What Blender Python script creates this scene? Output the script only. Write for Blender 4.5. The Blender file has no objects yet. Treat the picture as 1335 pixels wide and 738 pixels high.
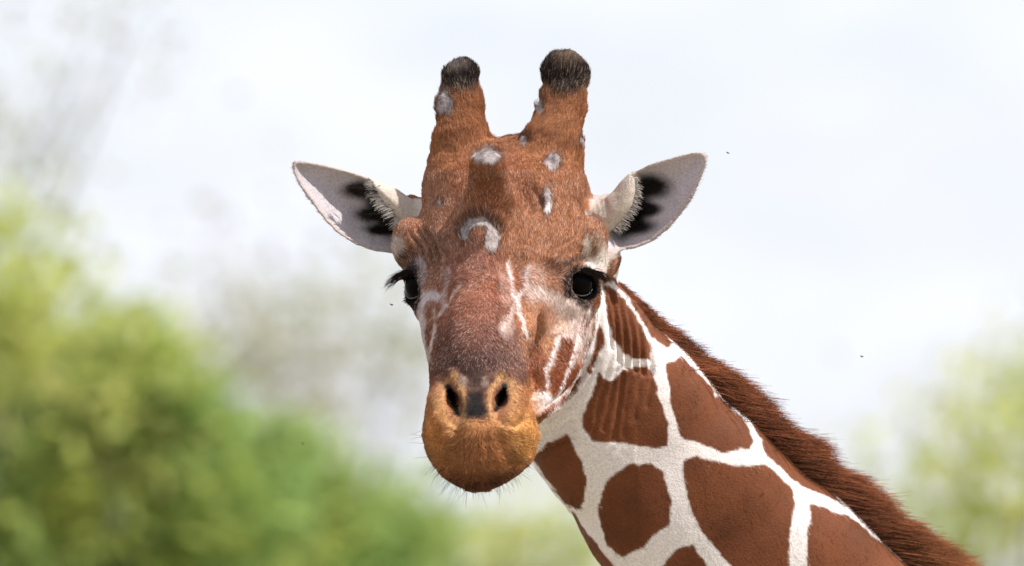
import bpy, math, time
import numpy as np
from mathutils import Vector, Matrix
T0 = time.time()
S = bpy.context.scene
COL = S.collection
rng = np.random.default_rng(11)

# ------------------------------------------------------------------ camera
DIST, PITCH, HZ = 15.0, math.radians(2.0), 3.1
CAM = np.array([0.0, -DIST, HZ - DIST * math.tan(PITCH)])
FWD = np.array([0, math.cos(PITCH), math.sin(PITCH)])
UPV = np.array([0, -math.sin(PITCH), math.cos(PITCH)])
KPX = 15000.0
cd = bpy.data.cameras.new('camera'); cam = bpy.data.objects.new('camera', cd); COL.objects.link(cam)
cam.location = CAM; cam.rotation_euler = (math.pi / 2 + PITCH, 0, 0)
cd.sensor_width = 36; cd.lens = 36 * KPX / 1335.0
cd.clip_start = 0.5; cd.clip_end = 20000
cd.dof.use_dof = True; cd.dof.focus_distance = DIST - 0.12; cd.dof.aperture_fstop = 6.3
S.camera = cam

# ------------------------------------------------------------------ sun, sky, exposure
SUN_EL, SUN_AZ = math.radians(53), math.radians(107)      # azimuth clockwise from +Y (away from the camera)
sun_dir = Vector((math.cos(SUN_EL) * math.sin(SUN_AZ), math.cos(SUN_EL) * math.cos(SUN_AZ), math.sin(SUN_EL)))
sl = bpy.data.lights.new('sun', 'SUN'); sl.energy = 4.6; sl.angle = math.radians(0.6); sl.color = (1, 0.965, 0.92)
so = bpy.data.objects.new('sun', sl); COL.objects.link(so)
so.rotation_euler = sun_dir.to_track_quat('Z', 'Y').to_euler(); so.location = (20, -10, 40)
W = bpy.data.worlds.new("World"); S.world = W; W.use_nodes = True
nt = W.node_tree; nt.nodes.clear()
n_out = nt.nodes.new('ShaderNodeOutputWorld'); n_bg = nt.nodes.new('ShaderNodeBackground')
n_sky = nt.nodes.new('ShaderNodeTexSky'); n_sky.sky_type = 'NISHITA'; n_sky.sun_disc = False
n_sky.sun_elevation = SUN_EL; n_sky.sun_rotation = SUN_AZ; n_sky.dust_density = 1.0; n_sky.air_density = 1.0
tc = nt.nodes.new('ShaderNodeTexCoord'); mp = nt.nodes.new('ShaderNodeMapping'); mp.inputs['Scale'].default_value = (1, 1, 2.2)
nz = nt.nodes.new('ShaderNodeTexNoise'); nz.inputs['Scale'].default_value = 38; nz.inputs['Detail'].default_value = 5
rp = nt.nodes.new('ShaderNodeValToRGB'); rp.color_ramp.elements[0].position = 0.34; rp.color_ramp.elements[1].position = 0.62
rp.color_ramp.elements[0].color = (0.70, 0.70, 0.70, 1); rp.color_ramp.elements[1].color = (1, 1, 1, 1)
mx = nt.nodes.new('ShaderNodeMix'); mx.data_type = 'RGBA'
mx.inputs['B'].default_value = (7.15, 7.35, 8.1, 1)          # thin bright cloud veil
nt.links.new(tc.outputs['Generated'], mp.inputs['Vector']); nt.links.new(mp.outputs['Vector'], nz.inputs['Vector'])
nt.links.new(nz.outputs['Fac'], rp.inputs['Fac']); nt.links.new(rp.outputs['Color'], mx.inputs['Factor'])
nt.links.new(n_sky.outputs['Color'], mx.inputs['A']); nt.links.new(mx.outputs['Result'], n_bg.inputs['Color'])
n_bg.inputs['Strength'].default_value = 0.1
nt.links.new(n_bg.outputs['Background'], n_out.inputs['Surface'])
S.view_settings.view_transform = 'Standard'; S.view_settings.look = 'None'
S.view_settings.exposure = 0.46; S.view_settings.gamma = 1.0
S.render.engine = 'CYCLES'
S.cycles.use_denoising = True
S.cycles.max_bounces = 8; S.cycles.transparent_max_bounces = 16

# ------------------------------------------------------------------ helpers
def ray_point(px, py, y):
    d = FWD + np.array([1, 0, 0]) * (px - 667.5) / KPX + UPV * (369 - py) / KPX
    return CAM + d * ((y - CAM[1]) / d[1])
P = ray_point
def project(X):
    v = X - CAM; dep = v @ FWD
    return 667.5 + KPX * v[:, 0] / dep, 369 - KPX * (v @ UPV) / dep
def lin(c):
    c = np.asarray(c, float) / 255.0
    return np.where(c <= 0.04045, c / 12.92, ((c + 0.055) / 1.055) ** 2.4)
def smin(a, b, k):
    h = np.clip(0.5 + 0.5 * (b - a) / k, 0, 1)
    return b * (1 - h) + a * h - k * h * (1 - h)
def smax(a, b, k): return -smin(-a, -b, k)
def sstep(a, b, x):
    t = np.clip((x - a) / (b - a), 0, 1); return t * t * (3 - 2 * t)
def hash3(i, j, k):
    n = (i * 374761393 + j * 668265263 + k * 2147483647 + 1274126177).astype(np.int64)
    n = (n ^ (n >> 13)) * 1274126177
    n = n ^ (n >> 16)
    return ((n & 0xFFFFFF).astype(np.float64)) / 0xFFFFFF
def vnoise(X, scale):
    q = X * scale; f0 = np.floor(q); f = q - f0; f = f * f * (3 - 2 * f); I = f0.astype(np.int64)
    r = 0
    for a in (0, 1):
        for b in (0, 1):
            for c in (0, 1):
                w = (f[:, 0] if a else 1 - f[:, 0]) * (f[:, 1] if b else 1 - f[:, 1]) * (f[:, 2] if c else 1 - f[:, 2])
                r = r + w * hash3(I[:, 0] + a, I[:, 1] + b, I[:, 2] + c)
    return r * 2 - 1
def fbm(X, s): return (vnoise(X, s) + 0.5 * vnoise(X + 7.3, s * 2) + 0.25 * vnoise(X + 3.1, s * 4)) / 1.75
def poly_sd(px, py, pts):
    pts = np.asarray(pts, float); n = len(pts)
    d = np.full(px.shape, 1e9); s = np.ones(px.shape)
    for i in range(n):
        a = pts[i]; b = pts[i - 1]; ex, ey = b - a
        wx, wy = px - a[0], py - a[1]
        t = np.clip((wx * ex + wy * ey) / (ex * ex + ey * ey), 0, 1)
        d = np.minimum(d, (wx - ex * t) ** 2 + (wy - ey * t) ** 2)
        c1 = py >= a[1]; c2 = py < b[1]; c3 = ex * wy > ey * wx
        s = np.where((c1 & c2 & c3) | (~c1 & ~c2 & ~c3), -s, s)
    return s * np.sqrt(d)
def line_d(px, py, pts):
    d = np.full(px.shape, 1e9)
    for a, b in zip(pts[:-1], pts[1:]):
        ex, ey = b[0] - a[0], b[1] - a[1]
        t = np.clip(((px - a[0]) * ex + (py - a[1]) * ey) / (ex * ex + ey * ey), 0, 1)
        d = np.minimum(d, np.hypot(px - a[0] - ex * t, py - a[1] - ey * t))
    return d
def ellipsoid(X, c, r, rz=0.0, ry=0.0):
    p = X - np.asarray(c); r = np.asarray(r)
    if rz or ry:
        M = np.array(Matrix.Rotation(rz, 3, 'Z') @ Matrix.Rotation(ry, 3, 'Y')); p = p @ M
    k0 = np.linalg.norm(p / r, axis=1); k1 = np.linalg.norm(p / (r * r), axis=1)
    return k0 * (k0 - 1) / (k1 + 1e-9)
def cone(X, a, b, ra, rb):
    a = np.asarray(a); b = np.asarray(b); e = b - a
    t = np.clip(((X - a) @ e) / (e @ e), 0, 1)
    return np.linalg.norm(X - a - t[:, None] * e, axis=1) - (ra + (rb - ra) * t)
def chain(X, pts, rad, k):
    d = None
    for i in range(len(pts) - 1):
        c = cone(X, pts[i], pts[i + 1], rad[i], rad[i + 1]); d = c if d is None else smin(d, c, k)
    return d

# ------------------------------------------------------------------ giraffe: shape as one smooth field
HOLL = []
class Loft:
    """horizontal slices: row, left, right (photo pixels), front depth, back depth (m), exponent"""
    def __init__(self, rows, sm):
        r = np.array(rows, float); z, cx, hw, cy, hd, ex = [], [], [], [], [], []
        for py, xl, xr, yf, yb, e in r:
            ym = (yf + yb) / 2 * 0.6 + yf * 0.4
            a = P(xl, py, ym); b = P(xr, py, ym); f = P((xl + xr) / 2, py, (yf * 0.6 + ym * 0.4))
            z.append(f[2]); cx.append((a[0] + b[0]) / 2); hw.append((b[0] - a[0]) / 2)
            cy.append((yf + yb) / 2); hd.append((yb - yf) / 2); ex.append(e)
        z = np.array(z)[::-1]; n = 900; self.z = np.linspace(z[0], z[-1], n)
        g = np.exp(-0.5 * (np.arange(-60, 61) * (self.z[1] - self.z[0]) / sm) ** 2); g /= g.sum()
        self.t = []
        for v in (cx, hw, cy, hd, ex):
            q = np.interp(self.z, z, np.array(v)[::-1])
            self.t.append(np.convolve(np.pad(q, 60, mode='reflect', reflect_type='odd'), g, 'valid'))
    def __call__(self, X):
        zz = np.clip(X[:, 2], self.z[0], self.z[-1])
        cx, hw, cy, hd, ex = [np.interp(zz, self.z, t) for t in self.t]
        hw = np.maximum(hw, 0.004); hd = np.maximum(hd, 0.004)
        r = (np.abs((X[:, 0] - cx) / hw) ** ex + np.abs((X[:, 1] - cy) / hd) ** ex + 1e-12) ** (1 / ex)
        d = (r - 1) * np.minimum(hw, hd)
        e = np.abs(X[:, 2] - zz)
        return np.where(e > 0, np.hypot(np.maximum(d, 0), e), d)

SKULL = Loft([(184, 600, 712, .055, .17, 2), (192, 575, 738, .02, .19, 2.2), (208, 561, 751, -.01, .20, 2.3), (232, 556, 755, -.035, .20, 2.4),
              (262, 552, 757, -.055, .20, 2.4), (290, 541, 764, -.075, .19, 2.3), (320, 531, 770, -.095, .18, 2.2),
              (350, 531, 764, -.118, .16, 2.1), (380, 541, 748, -.145, .13, 2.0), (410, 546, 726, -.175, .10, 2.0),
              (440, 552, 706, -.212, .06, 2.0), (470, 559, 691, -.25, .01, 2.1), (500, 561, 689, -.285, -.06, 2.2),
              (530, 556, 692, -.318, -.12, 2.3), (560, 551, 703, -.338, -.14, 2.3), (585, 556, 698, -.336, -.15, 2.2),
              (602, 564.5, 690, -.33, -.17, 2.1), (613, 572.5, 679, -.325, -.18, 2), (622, 582, 667, -.318, -.19, 2), (629, 591.5, 656, -.309, -.198, 2), (634, 600, 646, -.302, -.205, 2), (638, 611, 634, -.288, -.22, 2)], .004)
JAW = Loft([(310, 575, 765, .03, .14, 2.2), (340, 560, 774, -.01, .14, 2.4), (370, 556, 779, -.03, .14, 2.5), (400, 554, 777, -.05, .13, 2.6), (430, 558, 770, -.07, .12, 2.6),
            (460, 562, 764, -.09, .10, 2.5), (490, 567, 755, -.12, .08, 2.4), (515, 573, 739, -.15, .05, 2.3),
            (535, 580, 720, -.18, .0, 2.2), (553, 592, 700, -.2, -.05, 2), (570, 605, 680, -.2, -.08, 2)], .008)
# neck: centre line in photo pixels with depth, half width, half depth
NECK = [((700, 395), .125, .085, .075), ((742, 455), .14, .101, .082), ((807, 547), .185, .121, .09), ((895, 654), .225, .134, .10),
        ((990, 760), .27, .152, .115), ((1180, 975), .37, .19, .14), ((1470, 1290), .55, .26, .19)]
NP = np.array([P(c[0], c[1], y) for c, y, a, b in NECK]); NA = np.array([a for _, _, a, b in NECK]); NB = np.array([b for _, _, a, b in NECK])
def neck_sd(X):
    best = np.full(len(X), 1e9); out = np.full(len(X), 1e9)
    for i in range(len(NP) - 1):
        a, b = NP[i], NP[i + 1]; e = b - a; L = np.linalg.norm(e); t = np.clip(((X - a) @ e) / (L * L), 0, 1)
        o = X - a - t[:, None] * e
        tn = e / L; dn = np.array([0, 1, 0]) - tn * tn[1]; dn /= np.linalg.norm(dn); nn = np.cross(tn, dn)
        od = o @ dn; on = o @ nn; ot = o @ tn
        A = NA[i] + (NA[i + 1] - NA[i]) * t; B = NB[i] + (NB[i + 1] - NB[i]) * t
        k = (np.abs(on / A) ** 2.7 + np.abs(od / B) ** 2.7 + np.abs(ot / B) ** 2.7 + 1e-12) ** (1 / 2.7); d = (k - 1) * np.minimum(A, B)
        m = d < best; best = np.where(m, d, best)
        out = d if i == 0 else smin(out, d, .02)
    return out
def head_base(X):
    d = smin(SKULL(X), JAW(X), .022)
    d = smin(d, ellipsoid(X, P(690, 300, .12), (.085, .10, .12)), .03)
    # brow bosses over the eyes, cheek bones
    d = smin(d, ellipsoid(X, P(764, 313, .008), (.028, .036, .034)), .014)
    d = smin(d, ellipsoid(X, P(772, 345, .03), (.018, .04, .03)), .012)
    d = smin(d, ellipsoid(X, P(536, 318, .012), (.024, .04, .034)), .014)
    d = smin(d, cone(X, P(738, 398, -.035), P(765, 392, .0), .018, .016), .016)
    d = smin(d, cone(X, P(556, 400, -.02), P(560, 395, .0), .014, .014), .014)
    for q, rr, k in ((HOLL[0], (.016, .018, .013), .014), (HOLL[1], (.010, .018, .016), .012), (HOLL[2], (.012, .016, .045), .016), (HOLL[3], (.010, .03, .022), .014), (HOLL[4], (.018, .019, .040), .02), (HOLL[5], (.016, .019, .036), .02), (HOLL[6], (.010, .016, .040), .016), (HOLL[7], (.018, .018, .03), .018)) if HOLL else ():
        d = smax(d, -ellipsoid(X, q, rr), k)
    # bridge of the nose
    d = smin(d, chain(X, [P(632, 322, -.095), P(624, 375, -.135), P(620, 420, -.178), P(620, 470, -.238)], [.018, .028, .034, .036], .01), .03)
    return d
def horns_sd(X):
    d = chain(X, [P(606, 240, .045), P(603, 190, .062), P(600, 140, .085), P(600, 105, .10)], [.053, .034, .0245, .0215], .02)
    d = smin(d, ellipsoid(X, P(600.5, 103, .10), (.0235, .0245, .0240)), .006)
    e = chain(X, [P(705, 245, .045), P(719, 195, .062), P(731, 145, .085), P(737, 105, .10)], [.051, .037, .0265, .0245], .02)
    e = smin(e, ellipsoid(X, P(737, 97, .102), (.0285, .0285, .0295)), .006)
    return smin(d, e, .014)
def mid_horn_sd(X):
    d = chain(X, [P(637, 292, -.045), P(637, 258, -.082), P(636, 219, -.128)], [.045, .029, .0225], .008)
    return d
# ears: shells whose outline is the ear's own, cupped back
EAR_L = [(556, 262), (540, 262), (520, 249), (500, 240), (478, 230.5), (450, 221), (420, 213.5), (398, 209.5), (385, 209.5), (380, 215), (382, 228), (392, 246), (408, 268), (424, 289), (440, 305), (462, 319), (486, 328), (512, 332), (540, 330)]
FLP_L = [(556, 262), (540, 262), (520, 249), (500, 240), (482, 233), (484, 245), (493, 262), (508, 280), (521, 297), (535, 306), (560, 300)]
EAR_R = [(770, 270), (782, 264), (800, 249), (812, 235), (822, 225.5), (845, 214.5), (868, 207.5), (890, 201), (905, 197.5), (917, 198.5), (922, 205), (921, 217), (914, 236), (902, 260), (888, 280), (872, 298), (850, 316), (830, 324), (808, 328), (788, 334), (770, 330)]
FLP_R = [(765, 272), (782, 264), (800, 249), (812, 235), (822, 226), (828, 234), (829, 250), (824, 268), (814, 285), (800, 300), (790, 306), (765, 300)]
def ear_sd(X, outline, flap, sgn):
    d = np.full(len(X), 0.25)
    m = (X[:, 1] > -.1) & (X[:, 1] < .25) & (X[:, 2] > 3.09) & (X[:, 2] < 3.32)
    m &= (X[:, 0] < -.08) & (X[:, 0] > -.34) if sgn < 0 else (X[:, 0] > .06) & (X[:, 0] < .30)
    if not m.any(): return d, d.copy()
    Y = X[m]; px, py = project(Y)
    x0, x1 = (545, 380) if sgn < 0 else (780, 922)
    u = np.clip((px - x0) / (x1 - x0), -.2, 1.1)
    rim = .075 - .035 * u
    w = np.maximum(-poly_sd(px, py, outline), 0) * .001; s2 = poly_sd(px, py, outline) * .001
    g = rim + (.052 - .03 * np.clip(u, 0, 1)) * (1 - np.exp(-w / .022))
    de = smax(np.abs(Y[:, 1] - g) * .75 - .0042, s2 + .001, .004)
    sf = poly_sd(px, py, flap) * .001; wf = np.maximum(-sf, 0)
    gf = rim - .003 - .015 * (1 - np.exp(-wf / .014))
    df = smax(np.abs(Y[:, 1] - gf) * .7 - .006, sf + .001, .006)
    d2 = d.copy(); d[m] = smin(de, df, .006); d2[m] = df
    return d, d2
EARS = [(EAR_L, FLP_L, -1), (EAR_R, FLP_R, 1)]
GROUND = 0.0
def body_sd(X):
    m = X[:, 0] > .75
    d = np.full(len(X), .3)
    if not m.any(): return d
    Y = X[m]
    sh = np.array([1.18, .72, 1.86]); rp_ = np.array([2.35, 1.25, 1.66])
    b = chain(Y, [sh, (sh + rp_) / 2 + [0, 0, -.06], rp_], [.40, .40, .33], .12)
    b = smin(b, ellipsoid(Y, sh + [-.12, -.05, -.1], (.3, .26, .42)), .12)
    f = (rp_ - sh) / np.linalg.norm(rp_ - sh); sd = np.array([-f[1], f[0], 0])
    for s in (-1, 1):
        h = sh + sd * s * .2 + [0, 0, -.2]
        b = smin(b, chain(Y, [h, h + [-.02, 0, -.5], h + [0, 0, -.86], h + [0, 0, -1.40], h + [-.03, -.01, -1.56]], [.17, .10, .068, .042, .055], .03), .08)
        b = smin(b, cone(Y, h + [-.03, -.01, -1.56], h + [-.05, -.02, -1.62], .058, .07), .01)
        h = rp_ + sd * s * .19 + [0, 0, -.12]
        b = smin(b, chain(Y, [h, h + [-.12, -.05, -.42], h + [.1, .05, -.80], h + [.07, .03, -1.26], h + [.03, .0, -1.44]], [.21, .13, .068, .042, .055], .03), .08)
        b = smin(b, cone(Y, h + [.03, 0, -1.44], h + [.0, -.01, -1.49], .058, .07), .01)
    b = smin(b, chain(Y, [rp_ + [.28, .14, .1], rp_ + [.4, .2, -.3], rp_ + [.4, .2, -.85]], [.05, .028, .03], .02), .03)
    b = np.maximum(b, GROUND + .004 - Y[:, 2])
    d[m] = b
    return d

def first_y(px, py, field, y0=-.5, y1=.4, n=700):
    ys = np.linspace(y0, y1, n); X = np.array([P(px, py, y) for y in ys]); v = field(X)
    i = np.argmax(v < 0)
    return ys[i] if v[i] < 0 else 0.1
def outer0(X): return smin(smin(head_base(X), horns_sd(X), .018), mid_horn_sd(X), .022)
def SF(px, py, dy=0.0): return P(px, py, first_y(px, py, outer0) + dy)

HOLL += [SF(726, 354, -.008), SF(557, 350, -.010), SF(700, 455, -.0125), P(771, 268, .03), SF(592, 268, -.012), SF(686, 250, -.012), SF(585, 392, -.010), SF(668, 335, -.013)]
EYE_RAD = .028
EYE_R_G = Vector((.55, -.83, -.05)).normalized(); EYE_R_C = SF(758, 370) - np.array(EYE_R_G) * EYE_RAD * .80
EYE_L_G = Vector((-.80, -.6, -.05)).normalized(); EYE_L_C = P(538, 373, -.022) - np.array(EYE_L_G) * EYE_RAD * .80
NOS = {}
for key, pts in dict(lo=[(591, 489), (577, 500), (571, 522), (577, 545), (590, 562)], li=[(591, 489), (603, 504), (607, 528), (602, 550)],
                     ro=[(654, 487), (668, 498), (674, 518), (668, 540), (655, 556)], ri=[(654, 487), (643, 500), (637, 520), (640, 542)]).items():
    NOS[key] = [SF(x, y, .004 if key[1] == 'o' else .006) for x, y in pts]
SLIT = dict(l=[SF(584, 499, .006), SF(591, 522, .006), SF(600, 547, .004)], r=[SF(659, 499, .006), SF(653, 521, .006), SF(644, 541, .004)])
CRES = [SF(x, y, -.004) for x, y in [(606, 312), (607, 299), (614, 290), (628, 287), (640, 293), (645, 309), (643, 324)]]
CRIM = [SF(x, y, -.001) for x, y in [(600, 310), (603, 290), (614, 281), (629, 278), (645, 284), (653, 300), (654, 312)]]
DOME = SF(626, 314, .010)
BUMPS = [(SF(722, 211, .001), .010, .003), (SF(713, 263, .001), .0075, .003), (SF(714, 252, .001), .006, .003), (SF(682, 184, .002), .006, .002), (SF(580, 138, .006), .012, .004),
         (SF(703, 141, .004), .006, .002), (SF(757, 187, .004), .004, .004)]
EYE_TILT = .30
def eye_cut(X, C, G, up, half_w, half_h, tilt):
    G = np.array(G); up = np.array(up); up = up - G * (up @ G); up /= np.linalg.norm(up); rt = np.cross(G, up)
    v = X - C; f = v @ G; a = v @ rt; b = v @ up
    a, b = a * math.cos(tilt) + b * math.sin(tilt), -a * math.sin(tilt) + b * math.cos(tilt)
    b = np.where(b > 0, b / .76, b)
    q = np.sqrt((a / half_w) ** 2 + (b / half_h) ** 2) - 1
    lens = q * half_h
    return smax(lens, -(f - .004), .002)
def full(X):
    h = np.full(len(X), .3)
    m = (np.abs(X[:, 0] + .02) < .23) & (X[:, 1] > -.45) & (X[:, 1] < .33) & (X[:, 2] > 2.74)
    if m.any():
        Y = X[m]; hh = outer0(Y); q = np.abs(hh) < .05
        if q.any(): hh[q] = features(Y[q], hh[q])
        h[m] = hh
    n = neck_sd(X)
    # lump of skin below the ear
    n = smin(n, ellipsoid(X, P(787, 335, .10), (.022, .05, .035)), .02)
    d = smin(h, n, .012)
    for o, f, s in EARS:
        e, _ = ear_sd(X, o, f, s); d = smin(d, e, .010)
    # ear stalks
    m = X[:, 2] > 3.0
    if m.any():
        Y = X[m]; e = smin(d[m], cone(Y, P(530, 285, .11), P(508, 278, .105), .032, .022), .014)
        d[m] = smin(e, cone(Y, P(765, 282, .10), P(796, 278, .105), .022, .026), .012)
    return smin(d, body_sd(X), .10)
def features(X, h):
    # lids
    for C, G, tl in ((EYE_R_C, EYE_R_G, EYE_TILT), (EYE_L_C, EYE_L_G, 0)):
        ld = np.linalg.norm(X - C, axis=1) - EYE_RAD - .0045
        h = smin(h, ld, .012)
        hood = chain(X, [C + np.array(G) * .012 + np.array([a * .024, abs(a) * .008, .0185 - abs(a) * .006 + a * .002]) for a in (-1, -.4, .4, 1)], [.004, .0065, .0065, .004], .004)
        h = smin(h, hood, .008)
        h = smax(h, -eye_cut(X, C, G, (0, 0, 1), .0272, .0212, tl), .0035)
        h = smax(h, -(np.linalg.norm(X - C, axis=1) - EYE_RAD + .001), .001)
    # nostrils
    for k in ('lo', 'ro'): h = smin(h, chain(X, NOS[k], [.007, .0115, .0125, .011, .006], .004), .011)
    for k in ('li', 'ri'): h = smin(h, chain(X, NOS[k], [.006, .007, .007, .004], .004), .009)
    for k in ('l', 'r'):
        sd = chain((X - SLIT[k][1]) * [1, .35, 1] + SLIT[k][1], SLIT[k], [.004, .0095, .0055], .003)
        h = smax(h, -sd, .006)
    # callus lump with raised rim, small lumps
    h = smin(h, ellipsoid(X, DOME, (.024, .028, .027)), .012)
    h = smin(h, chain(X, CRIM, [.004, .007, .008, .008, .008, .007, .004], .004), .008)
    h = smin(h, chain(X, CRES, [.004, .006, .007, .0075, .0075, .007, .004], .004), .003)
    for c, r, k in BUMPS: h = smin(h, np.linalg.norm((X - c) * [1, 1.5, .8], axis=1) - r, k + .002)
    return h

# fine relief: grooves (-) and folds (+) in mm, in photo pixels
RELIEF = []
for x0, y0, x1, y1, am in [(786, 368, 797, 440, 3.2), (796, 372, 807, 458, 4.2), (807, 380, 818, 466, 4.6), (819, 392, 829, 470, 4.8), (831, 406, 839, 474, 4.2), (843, 424, 849, 474, 3)]:
    RELIEF.append(([(x0, y0), ((x0 + x1) / 2 + 2, (y0 + y1) / 2), (x1, y1), (x1 + 1, y1 + 14)], 2.5, -am * 1.35))
    RELIEF.append(([(x0 + 5.5, y0 + 3), ((x0 + x1) / 2 + 7.5, (y0 + y1) / 2), (x1 + 5.5, y1)], 2.6, am * .35))
fr_ = np.random.default_rng(5)
for x0, y0, x1, y1, am in [(779, 496, 764, 560, 2.6), (791, 488, 773, 572, 3.4), (803, 484, 786, 560, 3.6), (814, 478, 799, 574, 3.2), (826, 474, 813, 566, 2.8), (838, 474, 829, 545, 2.4), (850, 482, 846, 530, 1.6), (788, 448, 781, 488, 2.2), (799, 458, 793, 490, 2.4), (811, 464, 806, 484, 2.2), (776, 590, 762, 640, 1.2), (800, 586, 786, 626, 1.2)]:
    RELIEF.append(([(x0 + fr_.normal(0, 1), y0), ((x0 + x1) / 2 + fr_.normal(0, 1.6) - 1.5, (y0 + y1) / 2), (x1 + fr_.normal(0, 1.5), y1)], 2.6, -am * .95 * fr_.uniform(.4, 1.3)))
for pts in ([(536, 306), (549, 322), (556, 345)], [(544, 300), (558, 318), (565, 344)], [(553, 298), (566, 316), (573, 338)], [(533, 318), (543, 334), (547, 348)]):
    RELIEF.append((pts, 2.3, -3.8))
for pts in ([(700, 566), (722, 562), (744, 550)], [(702, 578), (724, 573), (748, 560)], [(705, 590), (728, 584), (748, 572)]):
    RELIEF.append((pts, 2.6, -3.0))
for pts in ([(774, 462), (764, 492), (742, 518), (712, 540)], [(770, 482), (752, 508), (726, 528), (702, 540)]):
    RELIEF.append((pts, 3.0, 3.0))
for pts in ([(768, 470), (758, 492), (738, 512), (715, 530)], [(777, 470), (768, 496), (746, 524), (714, 548)]):
    RELIEF.append((pts, 3.0, -3.5))
for pts in ([(762, 405), (752, 440), (742, 470)], [(774, 405), (768, 440), (757, 470)], [(783, 400), (780, 440), (770, 475)]):
    RELIEF.append((pts, 3, -2.2))
RELIEF += [([(590, 550), (597, 570), (594, 588), (582, 604)], 7, -4.5), ([(653, 550), (650, 570), (658, 590), (670, 604)], 7, -3.5), ([(620, 560), (620, 600)], 22, 2.5), ([(569, 548), (566, 566)], 6, 2)]
RELIEF += [([(722, 352), (730, 338), (748, 330), (764, 328)], 3, -2.5), ([(715, 345), (724, 328), (745, 318)], 3, -2.0),
           ([(583, 330), (581, 360), (574, 398)], 3, 2.0), ([(590, 335), (589, 365), (580, 395)], 2.6, -2.0), ([(598, 338), (597, 365), (588, 390)], 2.6, 1.8),
           ([(671, 392), (680, 412), (686, 440), (687, 470)], 4, 2.2), ([(690, 440), (692, 480), (697, 515)], 4, -4),
           ([(600, 545), (596, 562), (590, 575)], 4, -3.5), ([(650, 545), (660, 552), (672, 556)], 4, -3),
           ([(586, 560), (595, 566), (602, 560)], 4, -3), ([(637, 330), (640, 352), (642, 365)], 2.5, -1.5),
           ([(696, 250), (704, 262), (706, 280)], 3, -2.5), ([(722, 250), (722, 270), (720, 285)], 3, -2.0)]
for j in range(5):
    RELIEF.append(([(762 + j * 6.5, 258 + j * 1), (765 + j * 6.5, 275), (770 + j * 6, 296)], 2.4, -1.8))
def relief(X, N):
    px, py = project(X); h = np.zeros(len(X))
    for pts, w, a in RELIEF:
        q = np.array(pts); m = (px > q[:, 0].min() - 12) & (px < q[:, 0].max() + 12) & (py > q[:, 1].min() - 12) & (py < q[:, 1].max() + 12)
        if m.any():
            d = line_d(px[m], py[m], pts); h[m] += a * .001 * np.exp(-(d / w) ** 2 / 1.4)
    h *= sstep(.25, -.2, N[:, 1]) * np.where((X[:, 1] < -.2) & (px > 688) & (px < 712) & (py > 535), 0, 1)
    front = (px > 480) & (px < 830) & (py < 660)
    h += np.where((py < 215) & (px > 530) & (px < 790), fbm(X, 38) * .0028 + fbm(X + 3, 95) * .0012, 0)
    h += np.where(front, fbm(X, 45) * .0013 + fbm(X, 120) * .0005, fbm(X, 25) * .0012)
    return h

def axis(flo, fhi, h, lo, hi, grow=1.1, mxs=.026):
    a = list(np.arange(flo, fhi, h)); s = h; v = a[-1]
    while v < hi: s = min(s * grow, mxs); v += s; a.append(v)
    s = h; v = flo; b = []
    while v > lo: s = min(s * grow, mxs); v -= s; b.append(v)
    return np.array(b[::-1] + a)
H = .0026
ax = axis(-.30, .56, H, -.32, 3.0); ay = axis(-.38, .24, H, -.39, 1.85); az = axis(2.66, 3.42, H, -.03, 3.44)
nx, ny, nzz = len(ax), len(ay), len(az)
B = 8
V = np.empty((nx, ny, nzz), np.float32)
def centres(a):
    n = (len(a) + B - 1) // B
    return np.array([(a[i * B] + a[min(i * B + B, len(a) - 1)]) / 2 for i in range(n)]), np.array([(a[min(i * B + B, len(a) - 1)] - a[i * B]) / 2 for i in range(n)])
cx, hx = centres(ax); cy, hy = centres(ay); cz, hz_ = centres(az)
G = np.stack(np.meshgrid(cx, cy, cz, indexing='ij'), -1).reshape(-1, 3)
HD = np.sqrt(sum(q ** 2 for q in np.meshgrid(hx, hy, hz_, indexing='ij'))).reshape(-1)
def evalf(X, ch=400000):
    o = np.empty(len(X))
    for i in range(0, len(X), ch): o[i:i + ch] = full(X[i:i + ch])
    return o
cv = evalf(G)
shp = (len(cx), len(cy), len(cz))
V[:] = np.where(np.repeat(np.repeat(np.repeat(cv.reshape(shp), B, 0), B, 1), B, 2)[:nx, :ny, :nzz] < 0, -1, 1)
keep = np.abs(cv) < HD * 1.4 + .005
bi = np.argwhere(keep.reshape(shp)); off = np.stack(np.meshgrid(*[np.arange(B)] * 3, indexing='ij'), -1).reshape(-1, 3)
for i in range(0, len(bi), 1500):
    I = (bi[i:i + 1500, None, :] * B + off[None]).reshape(-1, 3)
    ok = (I[:, 0] < nx) & (I[:, 1] < ny) & (I[:, 2] < nzz); I = I[ok]
    V[I[:, 0], I[:, 1], I[:, 2]] = evalf(np.stack([ax[I[:, 0]], ay[I[:, 1]], az[I[:, 2]]], 1))
print('field', round(time.time() - T0, 1), V.shape, len(bi))
sg = V < 0
c0 = np.zeros((nx - 1, ny - 1, nzz - 1), np.uint8)
for a in (0, 1):
    for b in (0, 1):
        for c in (0, 1): c0 += sg[a:nx - 1 + a, b:ny - 1 + b, c:nzz - 1 + c]
act = (c0 > 0) & (c0 < 8); idx = np.argwhere(act)
vid = np.full(act.shape, -1, np.int32); vid[act] = np.arange(len(idx))
crn = np.array([(a, b, c) for a in (0, 1) for b in (0, 1) for c in (0, 1)])
cvv = np.stack([V[idx[:, 0] + a, idx[:, 1] + b, idx[:, 2] + c] for a, b, c in crn], 1).astype(float)
acc = np.zeros((len(idx), 3)); cnt = np.zeros(len(idx))
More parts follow.
